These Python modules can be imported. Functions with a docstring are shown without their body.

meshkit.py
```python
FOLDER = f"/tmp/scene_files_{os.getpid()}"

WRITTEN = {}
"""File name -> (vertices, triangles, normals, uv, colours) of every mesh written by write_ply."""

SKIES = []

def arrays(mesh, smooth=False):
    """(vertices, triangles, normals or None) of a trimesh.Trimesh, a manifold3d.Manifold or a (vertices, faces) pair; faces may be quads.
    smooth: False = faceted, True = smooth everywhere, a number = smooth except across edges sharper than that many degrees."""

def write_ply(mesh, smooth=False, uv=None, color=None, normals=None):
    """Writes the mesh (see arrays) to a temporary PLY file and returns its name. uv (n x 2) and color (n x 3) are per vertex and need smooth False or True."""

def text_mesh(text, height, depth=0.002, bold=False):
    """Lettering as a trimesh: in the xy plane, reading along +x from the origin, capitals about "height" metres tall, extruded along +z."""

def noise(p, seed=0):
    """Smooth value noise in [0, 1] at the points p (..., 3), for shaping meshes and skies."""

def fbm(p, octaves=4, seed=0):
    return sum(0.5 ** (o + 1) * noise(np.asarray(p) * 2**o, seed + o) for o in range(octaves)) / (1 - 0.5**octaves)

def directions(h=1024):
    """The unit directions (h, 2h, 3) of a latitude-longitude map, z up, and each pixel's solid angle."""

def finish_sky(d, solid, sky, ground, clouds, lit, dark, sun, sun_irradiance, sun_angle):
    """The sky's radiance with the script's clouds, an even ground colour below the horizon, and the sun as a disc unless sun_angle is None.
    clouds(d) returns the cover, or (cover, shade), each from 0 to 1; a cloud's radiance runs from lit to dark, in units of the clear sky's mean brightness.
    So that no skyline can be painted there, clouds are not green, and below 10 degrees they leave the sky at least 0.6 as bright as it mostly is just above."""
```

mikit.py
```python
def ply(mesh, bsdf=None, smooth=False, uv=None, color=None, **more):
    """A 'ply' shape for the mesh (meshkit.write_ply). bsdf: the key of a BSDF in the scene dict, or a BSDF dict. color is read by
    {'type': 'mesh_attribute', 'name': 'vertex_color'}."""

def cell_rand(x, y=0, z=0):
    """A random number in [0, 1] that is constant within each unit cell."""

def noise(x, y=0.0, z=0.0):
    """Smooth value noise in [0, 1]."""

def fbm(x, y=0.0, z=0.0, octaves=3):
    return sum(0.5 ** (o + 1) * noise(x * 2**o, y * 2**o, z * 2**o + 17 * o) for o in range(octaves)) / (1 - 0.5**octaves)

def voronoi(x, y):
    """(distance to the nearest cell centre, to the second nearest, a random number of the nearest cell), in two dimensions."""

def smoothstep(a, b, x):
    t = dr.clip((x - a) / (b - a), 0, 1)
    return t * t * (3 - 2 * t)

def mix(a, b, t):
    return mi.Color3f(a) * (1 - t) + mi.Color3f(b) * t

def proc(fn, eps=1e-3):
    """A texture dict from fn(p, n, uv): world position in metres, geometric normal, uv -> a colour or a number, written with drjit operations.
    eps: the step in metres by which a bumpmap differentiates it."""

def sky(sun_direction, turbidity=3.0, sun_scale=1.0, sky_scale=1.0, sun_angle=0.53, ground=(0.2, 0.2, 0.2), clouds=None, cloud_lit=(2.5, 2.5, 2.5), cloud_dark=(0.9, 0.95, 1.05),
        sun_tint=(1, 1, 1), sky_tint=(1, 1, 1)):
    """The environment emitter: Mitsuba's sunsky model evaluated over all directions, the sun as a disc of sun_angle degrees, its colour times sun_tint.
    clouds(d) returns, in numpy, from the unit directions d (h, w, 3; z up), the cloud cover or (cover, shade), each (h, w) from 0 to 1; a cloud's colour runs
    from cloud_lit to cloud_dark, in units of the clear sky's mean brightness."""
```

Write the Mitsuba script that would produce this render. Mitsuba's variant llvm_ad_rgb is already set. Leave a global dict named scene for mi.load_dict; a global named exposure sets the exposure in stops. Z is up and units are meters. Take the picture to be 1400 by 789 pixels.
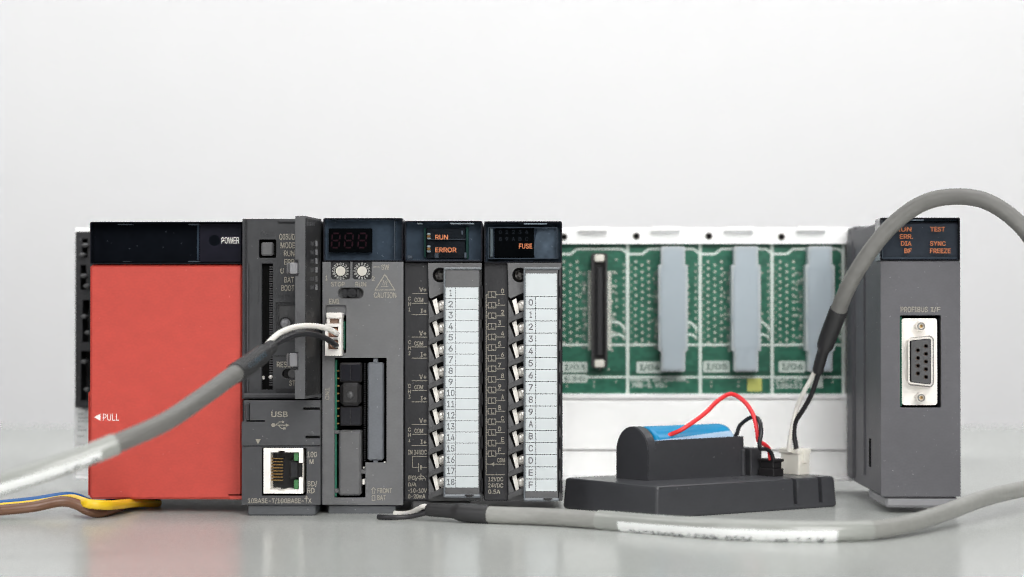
import math, random
import numpy as np, trimesh, manifold3d as m3
import drjit as dr
import mitsuba as mi
import mikit, meshkit
from mikit import noise, fbm, cell_rand, smoothstep, mix
from shapely.geometry import Polygon, box as sbox, Point, LineString, MultiPolygon
from shapely import affinity
from shapely.ops import unary_union

rng = np.random.default_rng(7)
T = mi.ScalarTransform4f
scene, labels = {}, {}

# ------------------------------------------------------------------ camera and light
# working unit: millimetres, x right, y away from the camera, z up, table top z = 0
D0, F, CX, CY, HC = 767.0, 3037.0, 746.0, 436.0, 67.05
exposure = 0.0
scene['camera'] = {'type': 'thinlens', 'fov': math.degrees(2 * math.atan(700 / F)), 'fov_axis': 'x',
    'aperture_radius': 0.0042, 'focus_distance': (D0 - 8) / 1000, 'near_clip': 0.05, 'far_clip': 50.0,
    'to_world': T().look_at(origin=[0, -D0 / 1000, HC / 1000], target=[(700 - CX) / F, -D0 / 1000 + 1, HC / 1000 + (CY - 394.5) / F], up=[0, 0, 1])}

def softbox(key, pos, target, w, h, rad, label):
    tw = T().look_at(origin=pos, target=target, up=[0, 1, 0.01])
    d = np.subtract(target, pos) / np.linalg.norm(np.subtract(target, pos))
    scene[key + '__diffuser'] = {'type': 'rectangle', 'to_world': tw @ T().scale([w / 2, h / 2, 1]),
        'emitter': {'type': 'area', 'radiance': {'type': 'rgb', 'value': rad}}, 'bsdf': {'type': 'diffuse'}}
    scene[key + '__housing'] = {'type': 'cube', 'bsdf': {'type': 'diffuse', 'reflectance': {'type': 'rgb', 'value': 0.03}},
        'to_world': tw @ T().translate([0, 0, -0.5 * min(w, h)]) @ T().scale([w / 2 + .003, h / 2 + .003, 0.45 * min(w, h)])}
    labels[key] = {'label': label, 'category': 'studio lamp'}

softbox('softbox_lamp', [0.36, -1.40, 0.85], [0, 0, 0.05], 1.1, 1.0, [7.7, 7.65, 7.5], 'large softbox lamp in front of the table to the right')
softbox('fill_lamp', [-1.0, -1.10, 0.65], [0, 0, 0.05], 0.8, 0.8, [3.0, 3.0, 3.05], 'smaller softbox lamp in front of the table to the left')
softbox('overhead_lamp', [-0.15, -0.05, 1.3], [-0.02, 0.05, 0], 1.2, 0.8, [2.0, 2.0, 2.0], 'wide softbox lamp hanging over the table')
softbox('backdrop_lamp', [0.0, 0.35, 1.40], [0, 1.15, 0.30], 2.6, 0.35, [8.0, 8.0, 8.03], 'strip lamp lighting the white backdrop from above')
softbox('added_low_lamp', [-0.015, 0.30, 0.055], [-0.015, 1.15, 0.12], 0.33, 0.065, [11, 11, 11.05], 'added low strip lamp behind the rack, evening out the backdrop light')  # added lamp, only there to even out the backdrop brightness

# ------------------------------------------------------------------ helpers
def K(y): return (D0 + y) / F
def wx(X, y): return (X - CX) * K(y)
def wz(Y, y): return HC - (Y - CY) * K(y)
def pt(X, Y, y): return np.array([wx(X, y), y, wz(Y, y)])

def cat(ms): return trimesh.util.concatenate([m for m in ms if m is not None])

def chbox(x0, x1, y0, y1, z0, z1, r=0.3):
    """A box with chamfered edges and corners."""
    r = min(r, 0.45 * min(x1 - x0, y1 - y0, z1 - z0))
    if r <= 0.02:
        m = trimesh.creation.box(extents=[x1 - x0, y1 - y0, z1 - z0]); m.apply_translation([(x0 + x1) / 2, (y0 + y1) / 2, (z0 + z1) / 2]); return m
    p = []
    for x, sx in ((x0, 1), (x1, -1)):
        for y, sy in ((y0, 1), (y1, -1)):
            for z, sz in ((z0, 1), (z1, -1)):
                p += [[x, y + sy * r, z + sz * r], [x + sx * r, y, z + sz * r], [x + sx * r, y + sy * r, z]]
    return trimesh.convex.convex_hull(np.array(p))

def B(X0, Y0, X1, Y1, yf, d, r=0.3):
    """A box whose front face stands at depth yf, d deep."""
    return chbox(wx(X0, yf), wx(X1, yf), yf, yf + d, wz(Y1, yf), wz(Y0, yf), r)

def P(poly, yf, d):
    """An outline extruded d away from the camera, its front at depth yf."""
    k = K(yf)
    g = affinity.affine_transform(poly, [k, 0, 0, -k, -CX * k, HC + CY * k])
    out = []
    for q in getattr(g, 'geoms', [g]):
        if q.area < 1e-4: continue
        m = trimesh.creation.extrude_polygon(q, d, engine='earcut')
        M = np.eye(4); M[:3, :3] = [[1, 0, 0], [0, 0, -1], [0, 1, 0]]; M[1, 3] = yf + d
        m.apply_transform(M); out.append(m)
    return cat(out)

def rr(X0, Y0, X1, Y1, r): return sbox(X0 + r, Y0 + r, X1 - r, Y1 - r).buffer(r, quad_segs=5) if r > 0 else sbox(X0, Y0, X1, Y1)
def C(X, Y, r, yf, d, n=8): return P(Point(X, Y).buffer(r, quad_segs=n), yf, d)
def ring(poly, t): return poly.difference(poly.buffer(-t, join_style=2))
def line(pts, w=0.9): return LineString(pts).buffer(w / 2, cap_style=2, join_style=2)

_text = {}
def text(s, X0, Y0, X1, Y1, y, bold=True, rot=0, d=0.12, fitw=True):
    """Lettering fitted to a box, proud of depth y by d; rot in degrees about its centre."""
    if (s, bold) not in _text:
        m = meshkit.text_mesh(s, 10, 1.0, bold); lo, hi = m.bounds
        m.vertices = (m.vertices - lo) / (hi - lo) - [.5, .5, 0]; _text[(s, bold)] = m
    m = _text[(s, bold)].copy(); k = K(y)
    v = m.vertices * [(X1 - X0) * k, (Y1 - Y0) * k, d + .05]
    if rot:
        c, n = math.cos(math.radians(rot)), math.sin(math.radians(rot))
        v = np.stack([v[:, 0] * c - v[:, 1] * n, v[:, 0] * n + v[:, 1] * c, v[:, 2]], 1)
    m.vertices = np.stack([v[:, 0] + wx((X0 + X1) / 2, y), y + .05 - v[:, 2], v[:, 1] + wz((Y0 + Y1) / 2, y)], 1)
    return m

def ink(poly, y, d=0.1): return P(poly, y - d, d + .05)

def spline(pts, step=1.0):
    """Catmull-Rom (centripetal-like) through the points, resampled."""
    p = np.asarray(pts, float); p = np.vstack([2 * p[0] - p[1], p, 2 * p[-1] - p[-2]])
    out = []
    for i in range(1, len(p) - 2):
        t = [0]
        for a, b in ((i - 1, i), (i, i + 1), (i + 1, i + 2)): t.append(t[-1] + max(np.linalg.norm(p[b] - p[a]) ** .5, 1e-6))
        n = max(2, int(np.linalg.norm(p[i + 1] - p[i]) / step))
        for u in np.linspace(t[1], t[2], n, endpoint=False):
            L = lambda a, b, A, Bv: (A * (b - u) + Bv * (u - a)) / (b - a)
            A1, A2, A3 = (L(t[j], t[j + 1], p[i - 1 + j], p[i + j]) for j in range(3))
            out.append(L(t[1], t[2], L(t[0], t[2], A1, A2), L(t[1], t[3], A2, A3)))
    return np.array(out + [p[-2]])

def frames(p):
    t = np.gradient(p, axis=0); t /= np.linalg.norm(t, axis=1, keepdims=True)
    up = np.array([0, 0, 1.0]); a = np.cross(t, up); bad = np.linalg.norm(a, axis=1) < .05
    a[bad] = np.cross(t[bad], [0, 1.0, 0]); a /= np.linalg.norm(a, axis=1, keepdims=True)
    return t, a, np.cross(a, t)

def frames_pt(p):
    """Parallel transport frames, for freely bending wires."""
    t = np.gradient(p, axis=0); t /= np.linalg.norm(t, axis=1, keepdims=True)
    a = np.cross(t[0], [0, 1.0, .2]); a /= np.linalg.norm(a); A = [a]
    for k in range(1, len(p)):
        a = A[-1] - t[k] * np.dot(A[-1], t[k]); A.append(a / np.linalg.norm(a))
    A = np.array(A); return t, A, np.cross(A, t)

def tube(p, r, n=18, caps=True):
    p = np.asarray(p); t, a, b = frames_pt(p); r = np.broadcast_to(r, (len(p),))
    g = np.arange(n) * 2 * np.pi / n
    v = (p[:, None] + r[:, None, None] * (np.cos(g)[None, :, None] * a[:, None] + np.sin(g)[None, :, None] * b[:, None])).reshape(-1, 3)
    i, j = np.meshgrid(np.arange(len(p) - 1), np.arange(n), indexing='ij'); j2 = (j + 1) % n
    q = np.stack([i * n + j, i * n + j2, (i + 1) * n + j2, (i + 1) * n + j], -1).reshape(-1, 4)
    f = np.vstack([q[:, [0, 1, 2]], q[:, [0, 2, 3]]])
    if caps:
        m = len(v); v = np.vstack([v, p[:1], p[-1:]]); k = np.arange(n); k2 = (k + 1) % n; o = (len(p) - 1) * n
        f = np.vstack([f, np.stack([k2, k, k * 0 + m], 1), np.stack([o + k, o + k2, k * 0 + m + 1], 1)])
    mesh = trimesh.Trimesh(v, f, process=False)
    if mesh.volume < 0: mesh.invert()
    return mesh

def sub(p, s0, s1):
    """The stretch of a path between two arc lengths (mm)."""
    s = np.concatenate([[0], np.cumsum(np.linalg.norm(np.diff(p, axis=0), axis=1))])
    k = np.linspace(s0, s1, max(2, int(abs(s1 - s0) / .8)))
    return np.stack([np.interp(k, s, p[:, c]) for c in range(3)], 1)
def at_x(p, X):
    """Arc length at which a path that runs one way in x passes the column X."""
    s = np.concatenate([[0], np.cumsum(np.linalg.norm(np.diff(p, axis=0), axis=1))])
    xs = CX + F * p[:, 0] / (D0 + p[:, 1])
    o = np.argsort(xs); return float(np.interp(X, xs[o], s[o]))

def shell(p, r, a0, a1, n=10, th=.12):
    """Part of a tube's wall between two angles (0 = towards the camera side, 90 = up)."""
    t, a, b = frames(p)
    if a[len(a) // 2, 1] > 0: a = -a
    g = np.radians(np.linspace(a0, a1, n)); V = []
    for rad in (r, r - th):
        V.append((p[:, None] + rad * (np.cos(g)[None, :, None] * a[:, None] + np.sin(g)[None, :, None] * np.abs(b[:, None, 2:3]) * np.array([0, 0, 1.0]) )).reshape(-1, 3))
    v = np.vstack(V); m = len(p); N = m * n; f = []
    def quad(a_, b_, c_, d_): f.extend([[a_, b_, c_], [a_, c_, d_]])
    for i in range(m - 1):
        for j in range(n - 1):
            k = i * n + j; quad(k, k + 1, k + n + 1, k + n); quad(N + k, N + k + n, N + k + n + 1, N + k + 1)
        for j in (0, n - 1):
            k = i * n + j; quad(k, k + n, N + k + n, N + k)
    for j in range(n - 1):
        for i in (0, m - 1): k = i * n + j; quad(k, k + 1, N + k + 1, N + k)
    mesh = trimesh.Trimesh(v, f, process=False); trimesh.repair.fix_normals(mesh); return mesh

def wrap(s, p, u0, u1, ang, h, r):
    """Lettering wrapped round a tube: from arc length u0 to u1, its centre line at angle ang."""
    m = meshkit.text_mesh(s, 10, 1.0); m = m.subdivide_to_size(2.5) if False else m
    lo, hi = m.bounds; q = (m.vertices - lo) / (hi - lo)
    L = np.concatenate([[0], np.cumsum(np.linalg.norm(np.diff(p, axis=0), axis=1))])
    t, a, b = frames(p)
    if a[len(a) // 2, 1] > 0: a = -a
    u = u0 + q[:, 0] * (u1 - u0); g = math.radians(ang) + (q[:, 1] - .5) * h / r; R = r - .05 + q[:, 2] * .15
    I = lambda w: np.stack([np.interp(u, L, w[:, c]) for c in range(3)], 1)
    m.vertices = I(p) + (R * np.cos(g))[:, None] * I(a) + (R * np.sin(g))[:, None] * np.array([0, 0, 1.0])
    trimesh.repair.fix_normals(m); return m

used = {}
def add(parent, name, mesh, mat, smooth=False, label=None, kind=None, brushed=False):
    """ONE entry of the scene: the thing's part (or the thing itself when parent is None)."""
    k = f'{parent}__{name}' if parent else name
    if k in used: used[k] += 1; key = f'{k}_{used[k]:03d}'
    else: used[k] = 0; key = k
    m = mesh.copy(); m.apply_scale(0.001)
    scene[key] = mikit.ply(m, 'material_' + mat, smooth=smooth, uv=np.asarray(m.vertices)[:, [0, 2]] * 5 if brushed else None)
    e = {}
    if label: e['label'] = label
    if kind: e['kind'] = kind
    if e: labels[key] = e
    return key
def thing(key, label, cat_, group=None):
    labels[key] = {'label': label, 'category': cat_}
    if group: labels[key]['group'] = group
    return key
def diff(a, *bs): return trimesh.boolean.difference([a, *bs], engine='manifold')

# ------------------------------------------------------------------ materials
def rgb(c): return {'type': 'rgb', 'value': [c] * 3 if np.isscalar(c) else list(c)}
def pri(key, c, rough=.45, spec=.5, **kw):
    b = {'type': 'principled', 'base_color': c if isinstance(c, dict) else rgb(c), 'roughness': rough, 'specular': spec, **kw}
    scene['material_' + key] = {'type': 'twosided', 'bsdf': b}; return key
def dusty(c, amount=.02, mottle=.08, cell=2600., thr=.9965, seed=0.):
    c = mi.Color3f(c)
    def f(p, n, uv):
        m = 1 + mottle * (fbm(p.x * 260 + seed, p.y * 260, p.z * 260) - .5) * 2 + .10 * (noise(p.x * 1900, p.y * 1900 + seed, p.z * 1900) - .5)
        sp = dr.select(cell_rand(p.x * cell + seed, p.y * cell, p.z * cell) > thr, cell_rand(p.x * cell, p.z * cell + seed, 3), 0.)
        return c * m + mi.Color3f(amount) * sp
    return mikit.proc(f)

pri('grey_plastic', dusty((.049, .050, .054), .10), .5, .4)
pri('upper_plastic', dusty((.037, .038, .041), .10, seed=7.), .5, .35)
pri('flap_plastic', dusty((.064, .065, .069), .10, seed=5.), .5)
pri('foot_plastic', dusty((.062, .066, .072), .10, seed=3.), .5)
pri('warm_grey_plastic', dusty((.110, .111, .115), .10, seed=9.), .5)
pri('dark_plastic', dusty((.022, .022, .0245), .07, seed=4.), .5, .3)
pri('red_plastic', dusty((.44, .049, .035), .07, .05, 2400., .9988, 2.), .42)
pri('holder_plastic', dusty((.046, .047, .052), .05, .06, 1700., .998, 5.), .33)
pri('module_plastic', dusty((.078, .077, .086), .08, .05, seed=6.), .5)
pri('flap_shaded', dusty((.012, .012, .013), .08, seed=12.), .5)  # flap plastic darkened: shade of the right-facing side put into the colour
pri('mid_plastic', dusty((.092, .092, .095), .10, seed=14.), .5)
pri('blue_grey_plastic', dusty((.110, .118, .132), .10, seed=15.), .5)
pri('pale_grey_plastic', (.2, .2, .21), .4)
pri('block_plastic', (.055, .055, .057), .4)
pri('black_plastic', (.010, .010, .012), .35)
pri('gloss_black', (.008, .008, .012), .12, .5, clearcoat=.6, clearcoat_gloss=.95)
pri('window_dark', dusty((.007, .007, .010), .08, .5, 2200., .996, 8.), .4, .15)
pri('window_purple', dusty((.020, .011, .020), .08, .3, 2200., .996, 1.), .4)
pri('void_black', (.004, .004, .004), .9, .1)
pri('print_tan', (.27, .25, .21), .6, .2)
pri('print_white', (.72, .70, .66), .6, .2)
pri('print_orange', (.50, .17, .075), .6, .2)
pri('print_grey', (.14, .14, .15), .7, .2)
pri('print_ink', (.012, .02, .025), .7, .2)
pri('print_blue', (.05, .075, .095), .6, .2)
pri('segment_red', (.055, .010, .015), .5, .2)
pri('white_plastic', (.78, .75, .71), .45)
pri('dial_plastic', (.52, .50, .45), .45)
pri('dial_print', (.40, .40, .38), .6, .2)
pri('cream_plastic', (.70, .68, .61), .4)
pri('brown_plastic', (.24, .155, .115), .55)
pri('label_paper', (.52, .555, .565), .55)
pri('print_faint', (.15, .16, .17), .7, .2)
pri('sticker_paper', (.70, .71, .70), .6)
pri('clear_grey', (.16, .175, .19), .15, .6)
pri('silver_metal', (.78, .75, .70), .30, .5, metallic=.8)
pri('smoke_grey', dusty((.15, .17, .19), .2, .6, 2000., .99, 21.), .5)
pri('dark_steel', (.25, .24, .23), .3, .5, metallic=.9)
pri('tin_plate', (.78, .75, .70), .4, .6, metallic=.25)
pri('copper', (.75, .42, .28), .3, .5, metallic=1.0)
pri('gold', (.50, .33, .14), .35, .5, metallic=1.0)
pri('led_amber', (.55, .25, .06), .4)
pri('guide_green', (.03, .085, .06), .3)
pri('green_window', (.05, .16, .065), .3)
pri('solder', (.40, .43, .38), .4)
pri('silkscreen', (.62, .68, .64), .6, .2)
pri('silk_label', (.55, .61, .57), .6, .2)
pri('yellow_sticker', (.48, .50, .13), .6)
pri('connector_black', (.014, .013, .014), .4)
pri('blue_wire', (.015, .09, .27), .35)
pri('brown_wire', (.13, .060, .032), .35)
pri('red_wire', (.72, .03, .035), .35)
pri('black_wire', (.014, .014, .016), .35)
pri('white_wire', (.74, .72, .67), .4)
pri('heat_shrink', (.022, .022, .023), .45)
pri('sleeve_plastic', (.285, .295, .275), .2, .5, clearcoat=.3, clearcoat_gloss=.9)
def cable_fn(c):
    return mikit.proc(lambda p, n, uv: mi.Color3f(c) * (1 + .16 * (fbm(p.x * 500, p.y * 500, p.z * 500) - .5) + .10 * (fbm(p.x * 60, p.y * 60, p.z * 90) - .5)))
pri('grey_cable_skin', cable_fn((.138, .136, .128)), .42)
pri('bounce_lit_cable_skin', cable_fn((.245, .246, .230)), .42)  # same grey skin, lightened to paint in light bounced off the table
def pcb_fn(p, n, uv):
    tr = smoothstep(.45, .55, noise(p.x * 500 + p.z * 120, p.z * 900 - p.x * 60))
    big = fbm(p.x * 70, p.z * 45)
    return mix((.008, .088, .052), (.018, .132, .082), tr * .6 + big * .4)
pri('pcb_green', mikit.proc(pcb_fn), .3, .5)
pri('pcb_chip', (.10, .14, .12), .4)
pri('pcb_dark', (.008, .07, .042), .3, .5)
def metal_fn(p, n, uv):
    return mi.Color3f(.93, .93, .925) * (.96 + .07 * (noise(p.x * 60, p.z * 5200) - .5) + .05 * (noise(p.x * 30, p.z * 900) - .5))
pri('base_metal', mikit.proc(metal_fn), .35, .9, metallic=.1)
def bat_fn(p, n, uv):
    # a printed sleeve: a pale band runs along the cell, below the blue
    g = p.z * 1000 - 20.7 - .065 * ((p.x * 1000 - 37.2) * .8 + (p.y * 1000 + 21) * .6 - 22)
    return mix((.36, .50, .66), (.001, .215, .44), smoothstep(3.9, 4.2, g))
scene['material_brushed_metal'] = {'type': 'twosided', 'bsdf': {'type': 'blendbsdf', 'weight': .5,
    'a': {'type': 'diffuse', 'reflectance': mikit.proc(metal_fn)},
    'b': {'type': 'roughconductor', 'material': 'none', 'alpha_u': .16, 'alpha_v': .40, 'distribution': 'ggx', 'specular_reflectance': mikit.proc(metal_fn)}}}
pri('battery_sleeve', mikit.proc(bat_fn), .25, .5, clearcoat=.4)
pri('earth_wire', {'type': 'mesh_attribute', 'name': 'vertex_color'}, .35)
scene['material_smoked_pane'] = {'type': 'thindielectric', 'int_ior': 1.49, 'specular_transmittance': rgb((.58, .64, .70))}
pri('cover_inside_sheen', dusty((.085, .105, .128), .25, .35, 2600., .995, 3.), .5)  # blue tone paints in a dim room reflected by the panes
pri('cap_plastic', (.355, .41, .45), .35, .5)
pri('cap_edge', (.44, .475, .485), .35, .5)
def table_fn(p, n, uv):
    g = noise(p.x * 1700, p.y * 1700) - .5
    return mi.Color3f(.425, .44, .42) * (1 + .22 * g + .05 * (fbm(p.x * 25, p.y * 25) - .5))
scene['material_table_laminate'] = {'type': 'twosided', 'bsdf': {'type': 'blendbsdf', 'weight': .36,
    'a': {'type': 'diffuse', 'reflectance': mikit.proc(table_fn)},
    'b': {'type': 'roughconductor', 'material': 'none', 'alpha': .035, 'distribution': 'ggx', 'specular_reflectance': rgb(.92)}}}
scene['material_backdrop_paper'] = {'type': 'twosided', 'bsdf': {'type': 'diffuse', 'reflectance': rgb((.80, .80, .805))}}

# ------------------------------------------------------------------ setting: table and backdrop
add(None, 'table', chbox(-1100, 1100, -760, 620, -30, 0, 2), 'table_laminate'); labels['table'] = {'kind': 'structure'}
pr = [(640 + 0, -300), (1150, -300)]
bw = trimesh.creation.box(extents=[4000, 20, 3000]); bw.apply_translation([0, 1150, 900])
add(None, 'backdrop', bw, 'backdrop_paper'); labels['backdrop'] = {'kind': 'structure'}

# ------------------------------------------------------------------ base rack with its circuit board
YR, YP = 88.0, 92.0                                     # rail front, board front
R = thing('base_rack', 'white metal base rack with a green circuit board behind the modules', 'base rack')
XL, XR = 100, 1300                                      # its ends, as seen at rail depth
hooks = [(791, 830), (890, 929), (990, 1029), (1088, 1127)]
holes = [(771, 324), (870, 323), (969, 323), (1068, 324)]
rail = sbox(XL, 316, XR, 333.5)
for X, Y in holes: rail = rail.difference(Point(X, Y).buffer(3.6))
add(R, 'top_rail', P(rail, YR, 3.0), 'base_metal')
add(R, 'top_lip', B(XL, 311.5, XR, 316.3, YR + 2.6, 10, .3), 'base_metal')
for a, b in hooks:
    zt_, zb_, zl_ = wz(310.3, YR), wz(316, YR), wz(320.6, YR)
    pf = Polygon([(YR - 4.5, zt_), (YR + 1, zt_), (YR + 1, zl_), (YR - .2, zl_), (YR - 4.5, zb_)])
    hm = trimesh.creation.extrude_polygon(pf, wx(b, YR) - wx(a, YR), engine='earcut')
    M = np.eye(4); M[:3, :3] = [[0, 0, 1], [1, 0, 0], [0, 1, 0]]; hm.apply_transform(M); hm.apply_translation([wx(a, YR), 0, 0])
    add(R, 'hook', hm, 'base_metal')
for X, Y in holes:
    k = add(R, 'screw_hole', P(ring(Point(X, Y).buffer(5.0), 1.5), YR - .4, 2), 'dark_steel'); add(k, 'hole_floor', C(X, Y, 3.6, YR + 1.2, .6), 'void_black')
add(R, 'lower_panel', B(XL, 545.5, XR, 615, YR + 1.2, 8, .4), 'brushed_metal', brushed=True)
add(R, 'lower_step', B(XL, 616, XR, 651, YR + 2.2, 7, .4), 'brushed_metal', brushed=True)
add(R, 'bottom_flange', B(XL, 651.4, XR, 657, YR - 1, 9, .5), 'base_metal')
add(R, 'board_ledge', B(XL, 538.5, XR, 545.8, YR, 6, .5), 'base_metal')
add(R, 'back_plate', B(XL, 318, XR, 655, YP + 8, 2, .3), 'base_metal')
PB = add(R, 'circuit_board', B(XL + 4, 331, 1154, 541, YP, 1.6, .05), 'pcb_green')
silk, dark = [], []
for X in (760, 858, 957, 1055, 1152): silk.append(sbox(X - 2.2, 334, X + 2.2, 541))
for a, b in ((860, 892), (960, 990), (1058, 1085), (764, 795)):
    pass
for X in (760, 858, 957, 1055):
    top = [(X, 347.5), (X + 20, 347.5), (X + 29, 340.5), (X + 90, 340.5), (X + 97, 346)]
    silk.append(line(top, 3.2))
    silk.append(sbox(X, 470, X + 45, 473)); silk.append(sbox(X + 72, 470, X + 98, 473))
    silk.append(sbox(X, 514, X + 98, 517))
    # short bent conductors at the right of the connector
    silk.append(line([(X + 76, 440), (X + 86, 441), (X + 91, 446), (X + 95, 451)], 3.0))
    silk.append(line([(X + 76, 459), (X + 86, 457), (X + 94, 461)], 3.0))
    dark.append(sbox(X + 2.5, 336, X + 96, 339)); dark.append(sbox(X + 5, 507, X + 96, 512.5))
silk = unary_union(silk).intersection(sbox(740, 334, 1154, 541))
add(PB, 'conductor_trace', ink(silk, YP, .18), 'silkscreen')
for g in unary_union(dark).intersection(sbox(740, 334, 1150, 541)).geoms: add(PB, 'ground_trace', ink(g, YP, .1), 'pcb_dark')
dots = []
for X in (760, 858, 957, 1055):
    for i in range(13):
        y0 = 358 + i * 9.2
        for cxx, off in ((X + 11, 0), (X + 20, 4.6), (X + 29, 0)):
            dots.append((cxx + rng.normal(0, .25), y0 + off, 2.0))
        if i % 1 == 0:
            dots.append((X + 5, y0 + 4.6, 1.2)); dots.append((X + 93, y0 + 4, 1.7))
            if rng.random() < .5: dots.append((X + 83 + rng.normal(0, 1), y0 - 3, 1.6))
    for dx, y0 in ((15, 522), (15, 528), (52, 522), (52, 528), (82, 522), (20, 467), (38, 459), (60, 505), (72, 505)): dots.append((X + dx, y0, 1.4))
    for i in range(14):
        for dx, w in ((39.5, 2.2), (34, 1.6), (78.5, 2.2), (82, 1.3)):
            if rng.random() < .62: dots.append((X + dx + rng.normal(0, .8), 374 + i * 8 + rng.normal(0, 1.5), w * rng.uniform(.7, 1.1)))
dots = [d for d in dots if 770 > -1 and d[0] < 1150]
add(PB, 'solder_point', cat([C(X, Y, r, YP - .25, .4, 3) for X, Y, r in dots]), 'solder', kind='stuff')
chips = []
for X in (760, 858, 957, 1055):
    for i in range(9): chips.append(B(X + 36, 372 + i * 12.5, X + 41, 377 + i * 12.5, YP - .4, .6, .1))
add(PB, 'chip_resistor', cat(chips), 'pcb_chip', kind='stuff')
pads = []
for X in (760, 858, 957, 1055):
    for i in range(32):
        y0 = 371 + i * 3.4
        pads.append(B(X + 44, y0, X + 48.6, y0 + 2, YP - .3, .5, .05)); pads.append(B(X + 68.5, y0, X + 76, y0 + 2, YP - .3, .5, .05))
add(PB, 'connector_pin', cat(pads), 'tin_plate', kind='stuff')
# open connector in the first slot
CO = cat([P(ring(rr(808.5, 346, 830.5, 503, 4), 3.2), YP - 6, 6), P(rr(808.5, 346, 830.5, 503, 4), YP - 2, 2)])
add(PB, 'slot_connector', CO, 'connector_black')
add(PB, 'slot_connector_tongue', cat([B(816.5, 366, 824, 486, YP - 5, 4, .2)] + [B(813.6, 364 + i * 4.1, 816.5, 366.2 + i * 4.1, YP - 4, 3, .05) for i in range(30)] + [B(824, 364 + i * 4.1, 827, 366.2 + i * 4.1, YP - 4, 3, .05) for i in range(30)]), 'dark_plastic')
for Y0, Y1 in ((348, 358), (492, 502.5)):
    add(PB, 'connector_end', B(812.5, Y0, 826.5, Y1, YP - 6.6, 2, .5), 'cream_plastic')
for X0, Y0, X1, Y1, t_ in ((768, 495, 803, 509, 'I/03'), (870, 494.5, 905, 510, 'I/04'), (961, 493.5, 997, 509, 'I/05'), (1064, 493.5, 1100, 509, 'I/06'), (768, 512, 803, 523, 'E30')):
    k = add(PB, 'slot_label', P(rr(X0, Y0, X1, Y1, 1.5), YP - .22, .3), 'silk_label')
    tm = text(t_, X0 + 4, Y0 + 3, X1 - 3, Y1 - 2.5, YP - .22); used_key = 'slot_number'
    add(PB, used_key, tm, 'pcb_dark')
add(PB, 'blank_label', P(sbox(1104, 513, 1124, 530), YP - .22, .3), 'silk_label')
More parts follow.
